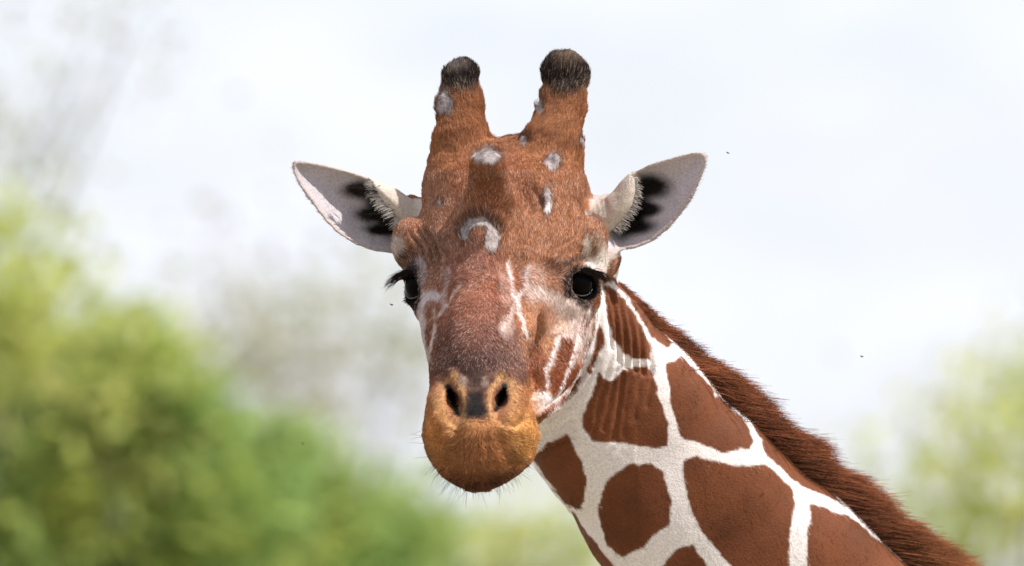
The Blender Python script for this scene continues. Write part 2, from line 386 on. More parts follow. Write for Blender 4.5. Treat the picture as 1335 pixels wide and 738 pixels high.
for i in range(8):
    for j in range(i + 1, 8):
        if np.abs(crn[i] - crn[j]).sum() != 1: continue
        m = (cvv[:, i] < 0) != (cvv[:, j] < 0)
        t = cvv[:, i] / np.where(m, cvv[:, i] - cvv[:, j], 1)
        acc += np.where(m[:, None], crn[i] + t[:, None] * (crn[j] - crn[i]), 0); cnt += m
loc = acc / cnt[:, None]
VX = np.stack([np.interp(idx[:, k] + loc[:, k], np.arange(len(a)), a) for k, a in enumerate((ax, ay, az))], 1)
quads = []
for k in range(3):
    sl0 = [slice(None)] * 3; sl1 = [slice(None)] * 3; sl0[k] = slice(0, -1); sl1[k] = slice(1, None)
    s0 = sg[tuple(sl0)]; s1 = sg[tuple(sl1)]; E = np.argwhere(s0 != s1)
    o1, o2 = (k + 1) % 3, (k + 2) % 3
    ok = (E[:, o1] > 0) & (E[:, o2] > 0) & (E[:, o1] < sg.shape[o1] - 1) & (E[:, o2] < sg.shape[o2] - 1); E = E[ok]
    ins = s0[E[:, 0], E[:, 1], E[:, 2]]
    q = []
    for da, db in ((0, 0), (1, 0), (1, 1), (0, 1)):
        F = E.copy(); F[:, o1] -= 1 - da; F[:, o2] -= 1 - db; q.append(vid[F[:, 0], F[:, 1], F[:, 2]])
    q = np.stack(q, 1); q[~ins] = q[~ins][:, ::-1]; quads.append(q)
quads = np.concatenate(quads)
del V, sg, c0, act, vid
# keep only the largest connected shell
lab = np.arange(len(VX))
ed = np.concatenate([quads[:, [0, 1]], quads[:, [1, 2]], quads[:, [2, 3]], quads[:, [3, 0]]])
for _ in range(400):
    m = np.minimum(lab[ed[:, 0]], lab[ed[:, 1]]); l2 = lab.copy(); np.minimum.at(l2, ed[:, 0], m); np.minimum.at(l2, ed[:, 1], m)
    l2 = l2[l2]; l2 = l2[l2]
    if (l2 == lab).all(): break
    lab = l2
u, c = np.unique(lab, return_counts=True); good = lab == u[c.argmax()]
remap = np.cumsum(good) - 1; VX = VX[good]; quads = remap[quads[good[quads].all(1)]]
def grad(X, e=.0008):
    g = np.stack([evalf(X + np.eye(3)[k] * e) - evalf(X - np.eye(3)[k] * e) for k in range(3)], 1) / (2 * e); return g
fine = (VX[:, 2] > 2.5) & (VX[:, 0] < .75)
g = grad(VX[fine]); v = evalf(VX[fine]); gn = (g * g).sum(1) + 1e-6
st = -(v / gn)[:, None] * g; l = np.linalg.norm(st, axis=1, keepdims=True); VX[fine] += st * np.minimum(1, .002 / (l + 1e-9))
N = np.zeros_like(VX); N[fine] = g / (np.sqrt(gn)[:, None])
VX[fine] += N[fine] * relief(VX[fine], N[fine])[:, None]
print('mesh', round(time.time() - T0, 1), len(VX), len(quads))
def vnormals(VX, Q):
    fn = np.cross(VX[Q[:, 2]] - VX[Q[:, 0]], VX[Q[:, 3]] - VX[Q[:, 1]]); n = np.zeros_like(VX)
    for k in range(4):
        for a in range(3): n[:, a] += np.bincount(Q[:, k], fn[:, a], len(VX))
    return n / (np.linalg.norm(n, axis=1, keepdims=True) + 1e-12)
VN = vnormals(VX, quads)

# ------------------------------------------------------------------ giraffe: coat colours (pigment, with some shade and highlights painted in)
WH, BR, OR = (228, 220, 217), (156, 108, 80), (154, 101, 66)
DK, NBR, BK = (84, 56, 48), (122, 74, 56), (30, 23, 24)
GD, GRY, PINK = (182, 130, 82), (146, 137, 136), (206, 176, 162)
NECKBR = (108, 61, 35)
NECK_PATCH = [
    [(747, 668), (757, 682), (773, 703), (803, 743), (780, 746), (745, 690)],
    [(788, 371), (805, 382), (826, 407), (848, 449), (847, 469), (826, 467), (812, 460), (801, 443), (793, 418), (788, 391)],
    [(788, 345), (793, 355), (815, 375), (842, 410), (875, 447), (868, 453), (851, 440), (831, 408), (818, 387), (798, 366)],
    [(783, 486), (795, 496), (820, 479), (842, 478), (851, 490), (859, 518), (870, 551), (871, 582), (853, 584), (826, 579), (795, 576), (771, 576), (758, 554), (762, 537), (773, 512)],
    [(867, 476), (889, 463), (909, 485), (936, 516), (968, 545), (982, 576), (978, 584), (942, 590), (909, 577), (892, 573), (884, 562), (878, 535), (873, 501)],
    [(795, 623), (820, 606), (848, 605), (866, 617), (874, 656), (873, 684), (853, 698), (837, 717), (809, 725), (793, 711), (784, 689), (780, 662), (788, 637)],
    [(893, 599), (905, 596), (960, 608), (1000, 606), (1032, 640), (1036, 660), (1030, 690), (1028, 750), (1060, 830), (1030, 830), (985, 780), (953, 738), (931, 711), (909, 684), (898, 651), (889, 615)],
    [(862, 740), (881, 717), (903, 710), (923, 738), (960, 790), (980, 830), (900, 830), (868, 775)],
    [(694, 596), (715, 578), (740, 566), (752, 590), (764, 623), (762, 651), (754, 664), (737, 656), (721, 637), (704, 612)],
    [(980, 550), (992, 572), (1003, 596), (1034, 626), (1057, 637), (1100, 658), (1060, 616), (1020, 580)],
    [(1057, 657), (1106, 673), (1130, 691), (1189, 741), (1242, 792), (1130, 800), (1060, 780), (1050, 740), (1052, 697), (1057, 676)]]
CHEEK_PATCH = [
    [(732, 438), (744, 441), (754, 456), (740, 480), (730, 507), (719, 513), (715, 495), (721, 475)],
    [(753, 468), (757, 479), (744, 500), (735, 512), (732, 506), (742, 483)],
    [(759, 490), (752, 508), (737, 522), (728, 527), (740, 508), (752, 492)],
    [(764, 405), (769, 418), (759, 440), (754, 436), (758, 420)],
    [(771, 420), (769, 450), (764, 466), (760, 456), (765, 440)],
    [(782, 421), (788, 436), (787, 451), (778, 470), (772, 487), (766, 485), (767, 478), (774, 456), (777, 434)],
    [(779, 384), (776, 400), (779, 420), (773, 410), (772, 396)],
    [(728, 520), (720, 534), (704, 546), (700, 540), (714, 530)]]
OPS = []    # (kind, geometry, soft px, colour, opacity)
def blob(x, y, rx, ry, c, a=1.0, s=.5): OPS.append(('b', (x, y, rx, ry), s, c, a))
def stroke(pts, w, c, a=1.0, s=2.0): OPS.append(('l', (pts, w), s, c, a))
def area(pts, c, a=1.0, s=3.0): OPS.append(('p', pts, s, c, a))
blob(600, 170, 50, 80, OR, .8); blob(728, 170, 60, 90, OR, .8); blob(700, 290, 70, 60, OR, .45)
blob(640, 240, 60, 40, (148, 92, 62), .6); blob(635, 236, 24, 24, (124, 80, 54), .5, .9)  # small darker blob paints the shade under the forehead knob
blob(622, 395, 55, 75, (140, 84, 64), .8); blob(600, 340, 40, 40, (140, 96, 80), .6); blob(620, 452, 66, 32, (92, 60, 52), .85, .7)
blob(625, 415, 40, 28, (112, 68, 54), .55, .7)
blob(625, 482, 70, 26, (84, 58, 54), .8, .6); blob(677, 462, 16, 32, (128, 92, 82), .6)
blob(740, 320, 30, 24, (150, 98, 66), .6); blob(728, 352, 26, 14, (104, 70, 54), .6); blob(560, 330, 20, 34, (128, 92, 74), .8)  # dark blob in the inner eye hollow paints under-brow shade
area([(546, 378), (560, 374), (575, 380), (578, 388), (562, 396), (556, 408), (555, 440), (562, 470), (556, 470), (548, 435), (542, 400)], (206, 198, 202), .9, 3)
blob(564, 404, 11, 14, (140, 94, 70), .9); blob(561, 435, 5, 16, (120, 76, 62), .8)
stroke([(586, 352), (582, 375), (577, 402)], 4, (206, 186, 180), .6); stroke([(600, 372), (586, 392), (572, 412)], 2.4, (220, 205, 198), .7, 1.5)
stroke([(578, 340), (576, 365)], 2, PINK, .5); stroke([(568, 425), (562, 455)], 2.4, (220, 205, 198), .8, 1.5); stroke([(566, 400), (568, 430), (561, 462)], 1.6, (220, 205, 198), .5, 1.5)
area([(684, 372), (702, 370), (725, 378), (740, 384), (765, 396), (778, 402), (772, 425), (764, 450), (752, 468), (735, 470), (724, 440), (700, 430), (690, 400)], (220, 206, 200), .78, 7)
blob(699, 412, 26, 22, (186, 130, 94), .85, .8); blob(702, 448, 24, 24, (172, 122, 88), .8, .8); blob(728, 424, 16, 12, (200, 160, 132), .5)
area([(685, 446), (705, 440), (713, 478), (711, 509), (697, 520), (690, 505), (686, 470)], (138, 84, 56), .95, 4)
blob(662, 372, 12, 26, PINK, .4); blob(692, 360, 18, 14, PINK, .45)
stroke([(661, 344), (663, 357), (668, 371), (667, 381), (672, 392)], 2.8, WH, .85, 2.2); stroke([(687, 350), (684, 362), (684, 373), (677, 383), (673, 394)], 3.0, WH, .85, 2.6)
stroke([(672, 390), (676, 399), (675, 407), (682, 416), (683, 426), (688, 438)], 3.6, WH, .92, 2.4); stroke([(669, 398), (662, 416), (655, 428)], 5, (220, 200, 190), .7, 3); blob(660, 425, 10, 16, (214, 192, 182), .5)
blob(672, 365, 5, 14, (140, 78, 46), .9, .4); stroke([(660, 340), (657, 355)], 2.5, (130, 74, 46), .6)
area([(688, 518), (700, 510), (712, 508), (720, 516), (735, 512), (722, 530), (704, 542), (694, 536)], WH, .95, 3)
stroke([(712, 478), (713, 505)], 2.6, WH, .9, 1.5); stroke([(728, 440), (718, 470), (713, 482)], 4, WH, .9, 3)
stroke([(740, 484), (732, 500), (727, 514)], 1.2, WH, .9, 1)
blob(784, 340, 9, 22, (224, 214, 205), .95, .4); blob(764, 325, 5, 16, (226, 212, 200), .85, .5); area([(760, 346), (770, 336), (784, 338), (788, 352), (778, 356)], (226, 216, 208), .95, 3)
blob(778, 318, 10, 16, (158, 132, 112), .6); stroke([(737, 347), (748, 340), (762, 337)], 4, (48, 34, 30), .85, 3)  # dark stroke above the eye paints the shade of the brow
blob(519, 324, 10, 14, (196, 186, 180), .8); blob(533, 340, 12, 12, (70, 54, 50), .8)  # dark blob paints the shade under the left brow
for q in ([(536, 306), (549, 322), (556, 345)], [(544, 300), (558, 318), (565, 344)], [(553, 298), (566, 316), (573, 338)]): stroke(q, 1.5, (84, 56, 44), .6, 1.5); blob(548, 356, 8, 18, (170, 156, 158), .6)  # brown strokes paint shade into the brow wrinkles
blob(758, 371, 26, 22, (34, 26, 26), 1, .3); area([(736, 372), (745, 390), (764, 402), (775, 392), (783, 372)], (30, 24, 24), .9, 4)
blob(538, 374, 13, 29, (32, 25, 26), 1, .25); blob(540, 396, 7, 12, (40, 32, 34), .9, .4)
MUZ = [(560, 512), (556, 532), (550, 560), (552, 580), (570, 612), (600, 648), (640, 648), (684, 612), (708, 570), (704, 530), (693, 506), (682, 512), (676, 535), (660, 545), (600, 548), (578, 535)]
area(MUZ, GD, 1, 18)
blob(618, 606, 44, 44, (150, 98, 64), .75, .7); blob(618, 634, 64, 20, (112, 70, 48), .8, .6); blob(572, 560, 14, 26, (190, 128, 72), .6); blob(682, 570, 20, 30, (206, 154, 92), .6)  # shaded underside and sunlit right side are painted into the muzzle colour
RIM = (192, 148, 100)
stroke([(591, 491), (578, 502), (573, 522), (578, 545), (592, 562)], 8, RIM, .6, 7); stroke([(593, 491), (604, 508), (607, 530), (603, 552)], 4, RIM, .75, 4)
stroke([(654, 490), (667, 500), (672, 520), (667, 540), (655, 556)], 8, RIM, .6, 7); stroke([(652, 491), (643, 504), (638, 522), (641, 545)], 4, RIM, .75, 4)
area([(608, 507), (631, 507), (633, 525), (637, 537), (630, 546), (610, 546), (603, 537), (607, 525)], (24, 17, 18), 1, 6); blob(619, 494, 15, 16, (74, 56, 50), .75, 1.1)
stroke([(614, 470), (617, 500)], 1.5, (60, 44, 42), .6); stroke([(624, 470), (622, 500)], 1.5, (60, 44, 42), .6); blob(604, 496, 5, 8, (160, 140, 126), .6); blob(632, 497, 5, 8, (160, 140, 126), .6)
stroke([(585, 504), (591, 522), (597, 538)], 7.5, (16, 11, 10), 1, 2.5); stroke([(658, 503), (653, 519), (647, 533)], 7.5, (16, 11, 10), 1, 2.5)  # near-black painted inside the nostril slits to deepen their shade
for q in CHEEK_PATCH: OPS.append(('p', q, 1.6, (124, 68, 42), 1))
for q in ([(751, 454), (742, 480), (731, 505), (726, 516)], [(758, 478), (748, 500), (736, 514)], [(764, 488), (753, 507), (736, 524), (718, 537)], [(776, 470), (766, 492), (745, 517), (715, 541)],
          [(768, 402), (758, 434), (750, 454)], [(772, 416), (767, 446), (759, 470)], [(776, 403), (779, 425), (771, 458), (765, 480)]): stroke(q, 2.0, WH, .95, 1.1)
# bare grey callus, horn caps; tan highlight painted on top of the right cap
blob(600, 97, 34, 27, (40, 33, 32), 1, .45); blob(737, 92, 38, 36, (40, 32, 30), 1, .45); blob(596, 90, 16, 9, (122, 114, 112), .6, .8); blob(742, 78, 22, 10, (120, 98, 82), .6, .8)
CALLUS = [('b', (580, 137, 11, 17)), ('b', (702, 141, 4.5, 11)), ('b', (682, 184, 5.5, 8)), ('b', (722, 211, 11, 11)), ('b', (714, 262, 6, 19)), ('b', (635, 205, 20, 11)),
          ('l', ([(607, 311), (608, 299), (614, 291), (628, 288), (640, 294), (645, 310), (642, 326)], 10)), ('b', (640, 313, 7.5, 15)), ('b', (626, 292, 13, 6)), ('b', (572, 265, 4, 4)), ('b', (758, 187, 4, 8))]
for k, g_ in CALLUS:
    OPS.append((k, (g_[0], g_[1], g_[2] + 3, g_[3] + 3) if k == 'b' else (g_[0], g_[1] + 6), .5 if k == 'b' else 3.0, (92, 62, 48), .7))  # brown ring paints the shade of overhanging hair round each callus
for k, g_ in CALLUS: OPS.append((k, g_, .35 if k == 'b' else 2.0, GRY, .95))
blob(715, 270, 4, 8, (225, 215, 212), .8); blob(706, 262, 4, 14, (90, 62, 52), .8)
def op_mask(kind, g_, s, px, py):
    if kind == 'b':
        r = np.hypot((px - g_[0]) / g_[2], (py - g_[1]) / g_[3]); return sstep(1 + s / 2, 1 - s / 2, r)
    if kind == 'l': return sstep(g_[1] / 2 + s, g_[1] / 2 - s * .3, line_d(px, py, g_[0]))
    return sstep(s, -s, poly_sd(px, py, g_))
def callus_mask(px, py, X):
    px = px + fbm(X, 110) * 5; py = py + fbm(X + 5, 110) * 5
    m = np.zeros(len(px))
    for k, g_ in CALLUS: m = np.maximum(m, op_mask(k, g_, .3 if k == 'b' else 1.5, px, py))
    return m
HEAD, NECKR, EAR = 0, 1, 2
def classify(X):
    hd = outer0(X); nk = neck_sd(X)
    e = np.full(len(X), 1.0)
    for o, f, s in EARS: e = np.minimum(e, ear_sd(X, o, f, s)[0])
    r = np.where(hd <= nk + .004, HEAD, NECKR)
    px, py = project(X)
    stalk = (py > 250) & (py < 340) & (px > 757) & (X[:, 1] > .05)
    r = np.where((e < .009) | (stalk & (hd > .004)), EAR, r)
    return r
def cell_patch(X):
    """reticulated coat where the photograph shows none of it"""
    q = X * [3.4, 3.4, 3.0] + .15 * np.stack([vnoise(X + 5, 6), vnoise(X + 9, 6), vnoise(X + 2, 6)], 1); I = np.floor(q).astype(np.int64)
    f1 = np.full(len(X), 9.); f2 = f1.copy()
    for a in (-1, 0, 1):
        for b in (-1, 0, 1):
            for c in (-1, 0, 1):
                J = I + [a, b, c]; cc = J + np.stack([hash3(J[:, 0] + 11 * k, J[:, 1], J[:, 2] - 7 * k) for k in range(3)], 1)
                d = np.linalg.norm(q - cc, axis=1); m = d < f1; f2 = np.where(m, f1, np.minimum(f2, d)); f1 = np.where(m, d, f1)
    return sstep(.08, .12, f2 - f1)
def coat(X, Nn, reg, hair):
    px, py = project(X); j = 1.0 if hair else 0.4
    jx = fbm(X, 260) * 2.2 * j + fbm(X + 4, 60) * 2.0; jy = fbm(X + 9, 260) * 2.2 * j + fbm(X + 14, 60) * 2.0
    if hair: jx += rng.normal(0, .9, len(X)); jy += rng.normal(0, 1.3, len(X))
    qx, qy = px + jx, py + jy
    C = np.empty((len(X), 3)); C[:] = lin(WH)
    # head
    m = reg == HEAD
    if m.any():
        c = np.tile(lin(BR), (m.sum(), 1)); x, y = qx[m], qy[m]
        mott = np.clip(1 + .75 * fbm(X[m], 260) + .5 * fbm(X[m] + 3, 85), .3, 1.9)[:, None]
        cx_, cy_ = px[m] + fbm(X[m], 110) * 5, py[m] + fbm(X[m] + 5, 110) * 5
        for k, g_, s, col, a in OPS:
            w = (op_mask(k, g_, s, cx_, cy_) if col is GRY else op_mask(k, g_, s, x, y))[:, None] * a; c = c * (1 - w) + lin(col) * w * (mott if col is GRY else 1)
        for C_ in (EYE_R_C, EYE_L_C):
            w = sstep(EYE_RAD + .0095, EYE_RAD + .0055, np.linalg.norm(X[m] - C_, axis=1) + fbm(X[m], 120) * .003)[:, None]; c = c * (1 - w) + lin((30, 23, 23)) * w
        C[m] = c
    m = reg == NECKR
    if m.any():
        x, y = qx[m] + fbm(X[m] + 3, 90) * 3, qy[m] + fbm(X[m] + 8, 90) * 3
        front = sstep(.45, .25, Nn[m][:, 1]) * (x < 1250) * (y < 800)
        w = np.zeros(m.sum())
        for q in NECK_PATCH: w = np.maximum(w, sstep(1.3, -1.3, poly_sd(x, y, q) - .5))
        for q in CHEEK_PATCH: w = np.maximum(w, sstep(1.3, -1.3, poly_sd(x, y, q)))
        w = w * front + cell_patch(X[m]) * (1 - front)
        br = lin(NECKBR) * (1 + .34 * fbm(X[m], 14) + .16 * fbm(X[m] + 5, 45))[:, None]
        inside = sstep(0, 1, np.clip(fbm(X[m] + 31, 9), 0, 1))[:, None]
        br = br * (1 - .25 * inside)
        C[m] = C[m] * (1 - w[:, None]) + br * w[:, None]
    m = reg == EAR
    if m.any():
        x, y = qx[m], qy[m]
        c = np.tile(lin((182, 174, 178)), (m.sum(), 1)) * (1 + .12 * fbm(X[m], 70)[:, None])
        def put(w, col): 
            nonlocal c
            w = w[:, None]; c = c * (1 - w) + lin(col) * w
        for o, f, s in EARS:
            sd = -poly_sd(x, y, o); put(sstep(9, 1, sd) * (sd > -6) * .5, (176, 156, 132))
        for cxx, cyy, rx, ry in ((474, 248, 28, 12), (494, 264, 18, 14), (493, 280, 28, 10), (500, 299, 24, 8), (508, 276, 17, 28), (846, 243, 28, 16), (828, 268, 18, 32), (845, 273, 18, 9), (824, 295, 30, 10), (810, 292, 16, 18)):
            put(op_mask('b', (cxx, cyy, rx, ry), 1.0, x, y), (20, 15, 16))
        fl = np.zeros(m.sum())
        for o, f, s in EARS:
            _, df = ear_sd(X[m], o, f, s); fl = np.maximum(fl, sstep(.010, .006, df))
        put(fl, (188, 176, 164))
        put(sstep(772, 766, x) * (x > 700) * sstep(256, 262, y) * sstep(280, 272, y), (140, 80, 46))
        put(sstep(.9, 1.0, 1 - np.abs(fbm(X[m] + 2, 150)) * 1.0) * .0, BK)
        back = sstep(.1, .5, Nn[m][:, 1])
        put(back * .9, (196, 160, 130))
        C[m] = c
    hoof = (X[:, 2] < .12); C[hoof] = lin((58, 46, 40))
    tuft = (X[:, 0] > 2.6) & (X[:, 2] < 1.1) & (X[:, 2] > .6); C[tuft] = lin((40, 30, 28))
    return np.clip(C, .003, .9)
VR = np.full(len(VX), NECKR); fin = (VX[:, 2] > 2.5) & (VX[:, 0] < .8)
VR[fin] = classify(VX[fin])
VC = coat(VX, VN, VR, False)
print('coat', round(time.time() - T0, 1))

# ------------------------------------------------------------------ materials
def mat(name):
    m = bpy.data.materials.new(name); m.use_nodes = True; t = m.node_tree; b = t.nodes['Principled BSDF']; return m, t, b
def attr(t, n):
    a = t.nodes.new('ShaderNodeAttribute'); a.attribute_name = n; return a
def noise(t, scale, detail=4, coord='Object'):
    c = t.nodes.new('ShaderNodeTexCoord'); n = t.nodes.new('ShaderNodeTexNoise'); n.inputs['Scale'].default_value = scale; n.inputs['Detail'].default_value = detail
    t.links.new(c.outputs[coord], n.inputs['Vector']); return n
def mulcol(t, a, b):
    m = t.nodes.new('ShaderNodeMix'); m.data_type = 'RGBA'; m.blend_type = 'MULTIPLY'; m.inputs['Factor'].default_value = 1
    t.links.new(a, m.inputs['A']); t.links.new(b, m.inputs['B']); return m.outputs['Result']
def ramp(t, f, stops):
    r = t.nodes.new('ShaderNodeValToRGB'); e = r.color_ramp.elements
    while len(e) < len(stops): e.new(.5)
    for q, (p, c) in zip(e, stops): q.position = p; q.color = (*c, 1)
    t.links.new(f, r.inputs['Fac']); return r.outputs['Color']
SKIN, t, b = mat('short coat skin')
n1 = noise(t, 380, 5); col = mulcol(t, attr(t, 'coat').outputs['Color'], ramp(t, n1.outputs['Fac'], [(.3, (.76, .74, .73)), (.7, (1.12, 1.11, 1.10))]))
t.links.new(col, b.inputs['Base Color']); b.inputs['Roughness'].default_value = .75; b.inputs['Specular IOR Level'].default_value = .2
bm_ = t.nodes.new('ShaderNodeBump'); bm_.inputs['Strength'].default_value = .35; bm_.inputs['Distance'].default_value = .002
t.links.new(n1.outputs['Fac'], bm_.inputs['Height']); t.links.new(bm_.outputs['Normal'], b.inputs['Normal'])
def hair_mat(name, gloss=.09, trans=.22):
    m = bpy.data.materials.new(name); m.use_nodes = True; t = m.node_tree; t.nodes.clear()
    o = t.nodes.new('ShaderNodeOutputMaterial'); a = attr(t, 'hair_color')
    d = t.nodes.new('ShaderNodeBsdfDiffuse'); tr = t.nodes.new('ShaderNodeBsdfTranslucent'); h = t.nodes.new('ShaderNodeBsdfHair'); h.component = 'Reflection'
    h.inputs['RoughnessU'].default_value = .35; h.inputs['RoughnessV'].default_value = .6; h.inputs['Color'].default_value = (.42, .36, .32, 1)
    m1 = t.nodes.new('ShaderNodeMixShader'); m1.inputs[0].default_value = trans; m2 = t.nodes.new('ShaderNodeMixShader'); m2.inputs[0].default_value = gloss
    gm = t.nodes.new('ShaderNodeMix'); gm.data_type = 'RGBA'; gm.inputs['Factor'].default_value = .32; gm.inputs['B'].default_value = (.56, .46, .41, 1); t.links.new(a.outputs['Color'], gm.inputs['A']); t.links.new(gm.outputs['Result'], h.inputs['Color'])
    for q in (d, tr): t.links.new(a.outputs['Color'], q.inputs['Color'])
    t.links.new(d.outputs[0], m1.inputs[1]); t.links.new(tr.outputs[0], m1.inputs[2]); t.links.new(m1.outputs[0], m2.inputs[1]); t.links.new(h.outputs[0], m2.inputs[2])
    t.links.new(m2.outputs[0], o.inputs['Surface']); return m
FURM = hair_mat('coat hair'); MANEM = hair_mat('mane hair', .10, .3); LASHM = hair_mat('lash hair', .05, .05)
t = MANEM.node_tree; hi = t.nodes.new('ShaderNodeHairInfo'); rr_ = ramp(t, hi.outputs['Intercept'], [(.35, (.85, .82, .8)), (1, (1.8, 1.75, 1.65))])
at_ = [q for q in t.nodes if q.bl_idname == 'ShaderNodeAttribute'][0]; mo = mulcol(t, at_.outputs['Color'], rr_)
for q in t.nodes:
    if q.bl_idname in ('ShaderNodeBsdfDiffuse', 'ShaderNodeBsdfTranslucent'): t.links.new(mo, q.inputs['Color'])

# ------------------------------------------------------------------ giraffe objects
def tag(o, label=None, cat=None, group=None, kind=None):
    for k, v_ in (('label', label), ('category', cat), ('group', group), ('kind', kind)):
        if v_: o[k] = v_
    return o
ROOT = bpy.data.objects.new('giraffe', None); COL.objects.link(ROOT); RL = np.array([1.7, .95, 0.0]); ROOT.location = RL
tag(ROOT, 'reticulated giraffe with white-netted brown coat facing the camera, ears spread', 'giraffe')
def np_mesh(name, verts, faces, m, parent=None, smooth=True):
    me = bpy.data.meshes.new(name); k = faces.shape[1]
    me.vertices.add(len(verts)); me.vertices.foreach_set('co', np.asarray(verts, np.float32).ravel())
    me.loops.add(faces.size); me.loops.foreach_set('vertex_index', faces.astype(np.int32).ravel())
    me.polygons.add(len(faces)); me.polygons.foreach_set('loop_start', np.arange(len(faces), dtype=np.int32) * k)
    me.update(calc_edges=True); me.validate()
    if smooth: me.polygons.foreach_set('use_smooth', np.ones(len(me.polygons), bool))
    me.materials.append(m); o = bpy.data.objects.new(name, me); COL.objects.link(o)
    if parent: o.parent = parent
    return o
body = np_mesh('body', VX - RL, quads, SKIN, ROOT)
ca = body.data.attributes.new('coat', 'FLOAT_COLOR', 'POINT'); ca.data.foreach_set('color', np.concatenate([VC, np.ones((len(VC), 1))], 1).astype(np.float32).ravel())
def hair_obj(name, pts, rad, colr, m, parent, base):
    """pts (n, k, 3) world; rad (n, k); colr (n, 3)"""
    n, k = pts.shape[:2]; hc = bpy.data.hair_curves.new(name); hc.add_curves([k] * n)
    hc.position_data.foreach_set('vector', (pts - base).astype(np.float32).ravel())
    ra = hc.attributes.get('radius') or hc.attributes.new('radius', 'FLOAT', 'POINT'); ra.data.foreach_set('value', rad.astype(np.float32).ravel())
    at = hc.attributes.new('hair_color', 'FLOAT_COLOR', 'CURVE'); at.data.foreach_set('color', np.concatenate([colr, np.ones((n, 1))], 1).astype(np.float32).ravel())
    hc.materials.append(m); o = bpy.data.objects.new(name, hc); COL.objects.link(o); o.parent = parent
    return o
def unit(a): return a / (np.linalg.norm(a, axis=1, keepdims=True) + 1e-12)
def strands(R, D, Nn, L, curl, k=4):
    """bend each strand from direction D over towards the surface; R roots"""
    s = np.linspace(0, 1, k)[None, :, None]
    return R[:, None, :] + D[:, None, :] * (L[:, None, None] * s) + curl[:, None, :] * (L[:, None, None] * s * s)

# sample roots on the part of the coat that the camera can see (and a little round the edges)
px_, py_ = project(VX); Q = quads
fv = (VX[Q[:, 0]] + VX[Q[:, 2]]) / 2; fN = unit(VN[Q].sum(1)); fpx, fpy = project(fv)
farea = .5 * np.linalg.norm(np.cross(VX[Q[:, 2]] - VX[Q[:, 0]], VX[Q[:, 3]] - VX[Q[:, 1]]), axis=1)
vis = (fN[:, 1] < .35) & (fpx > 360) & (fpx < 1290) & (fpy > 40) & (fpy < 790)
freg = VR[Q[:, 0]]
dens = np.where(freg == EAR, .55, np.where(freg == NECKR, 1.0, 1.35)) * vis * farea
NH = 460000
pick = rng.choice(len(Q), NH, p=dens / dens.sum()); u_, v_ = rng.random(NH)[:, None], rng.random(NH)[:, None]
a_, b_, c_, d_ = [VX[Q[pick, k]] for k in range(4)]
R = a_ * (1 - u_) * (1 - v_) + b_ * u_ * (1 - v_) + c_ * u_ * v_ + d_ * (1 - u_) * v_
NR = unit(VN[Q[pick, 0]] * (1 - u_) * (1 - v_) + VN[Q[pick, 1]] * u_ * (1 - v_) + VN[Q[pick, 2]] * u_ * v_ + VN[Q[pick, 3]] * (1 - u_) * v_)
reg = freg[pick]; px_, py_ = project(R)
cm = callus_mask(px_, py_, R) * (reg == HEAD)
bald = (rng.random(NH) < cm * .97)
for C_ in (EYE_R_C, EYE_L_C): bald |= (np.linalg.norm(R - C_, axis=1) < EYE_RAD + .0035)
for pts in ([(584, 499), (591, 522), (600, 547)], [(659, 499), (653, 521), (644, 541)]): bald |= (line_d(px_, py_, pts) < 3.5) & (reg == HEAD)
R, NR, reg, px_, py_ = [q[~bald] for q in (R, NR, reg, px_, py_)]; NH = len(R)
HC = coat(R, NR, reg, True)
# lie of the coat, as a field over the head
def flow(px, py, reg):
    fx = np.zeros(len(px)); fy = np.zeros(len(px))          # photo directions, y down
    h = reg == HEAD
    up = sstep(395, 320, py)
    fx[h] = (px[h] - 640) / 160 * (1 - .4 * up[h]); fy[h] = (1 - up[h]) * 1.0 - up[h] * 1.0
    mz = h & (py > 540)
    fx[mz] = (px[mz] - 620) / 45; fy[mz] = .55
    ck = h & (px > 690) & (py > 360); fx[ck] = .35; fy[ck] = .9
    n = reg == NECKR; fx[n] = .50; fy[n] = .85
    e = reg == EAR; s = np.where(px < 660, -1, 1); fx[e] = s[e]; fy[e] = -.3
    return np.stack([fx, np.zeros(len(px)), -fy], 1)
F = flow(px_, py_, reg) + .35 * np.stack([fbm(R, 55), fbm(R + 5, 55), fbm(R + 9, 55)], 1) * np.where(reg == HEAD, 1.6, .7)[:, None] + rng.normal(0, 1, (NH, 3)) * np.where(reg == HEAD, .15, .07)[:, None]
Tn = unit(F - NR * (F * NR).sum(1)[:, None])
Lh = np.where(reg == HEAD, .0056, np.where(reg == EAR, .005, .0085))
cap = (reg == HEAD) & (py_ < 130)
Lh = np.where(cap, .009, Lh); horn = (reg == HEAD) & (py_ < 200); Lh = np.where(horn & ~cap, .009, Lh)
Lh = np.where((reg == HEAD) & (py_ > 380), .0045, Lh); Lh = np.where((reg == HEAD) & (py_ > 560), .0075, Lh)
crest = (reg == HEAD) & (line_d(px_, py_, [(600, 310), (603, 290), (614, 281), (629, 278), (645, 284), (653, 300)]) < 7); Lh = np.where(crest, .011, Lh)
noseblk = (reg == HEAD) & (np.abs(px_ - 619) < 18) & (np.abs(py_ - 522) < 22); Lh = np.where(noseblk, .0035, Lh)
near_eye = np.minimum(np.linalg.norm(R - EYE_R_C, axis=1), np.linalg.norm(R - EYE_L_C, axis=1)) < EYE_RAD + .010; Lh = np.where(near_eye, .003, Lh)
fz = (reg == NECKR) & (px_ < 875) & (py_ < 640); Lh = np.where(fz, .0036, Lh)
Lh = Lh * rng.uniform(.65, 1.25, NH)
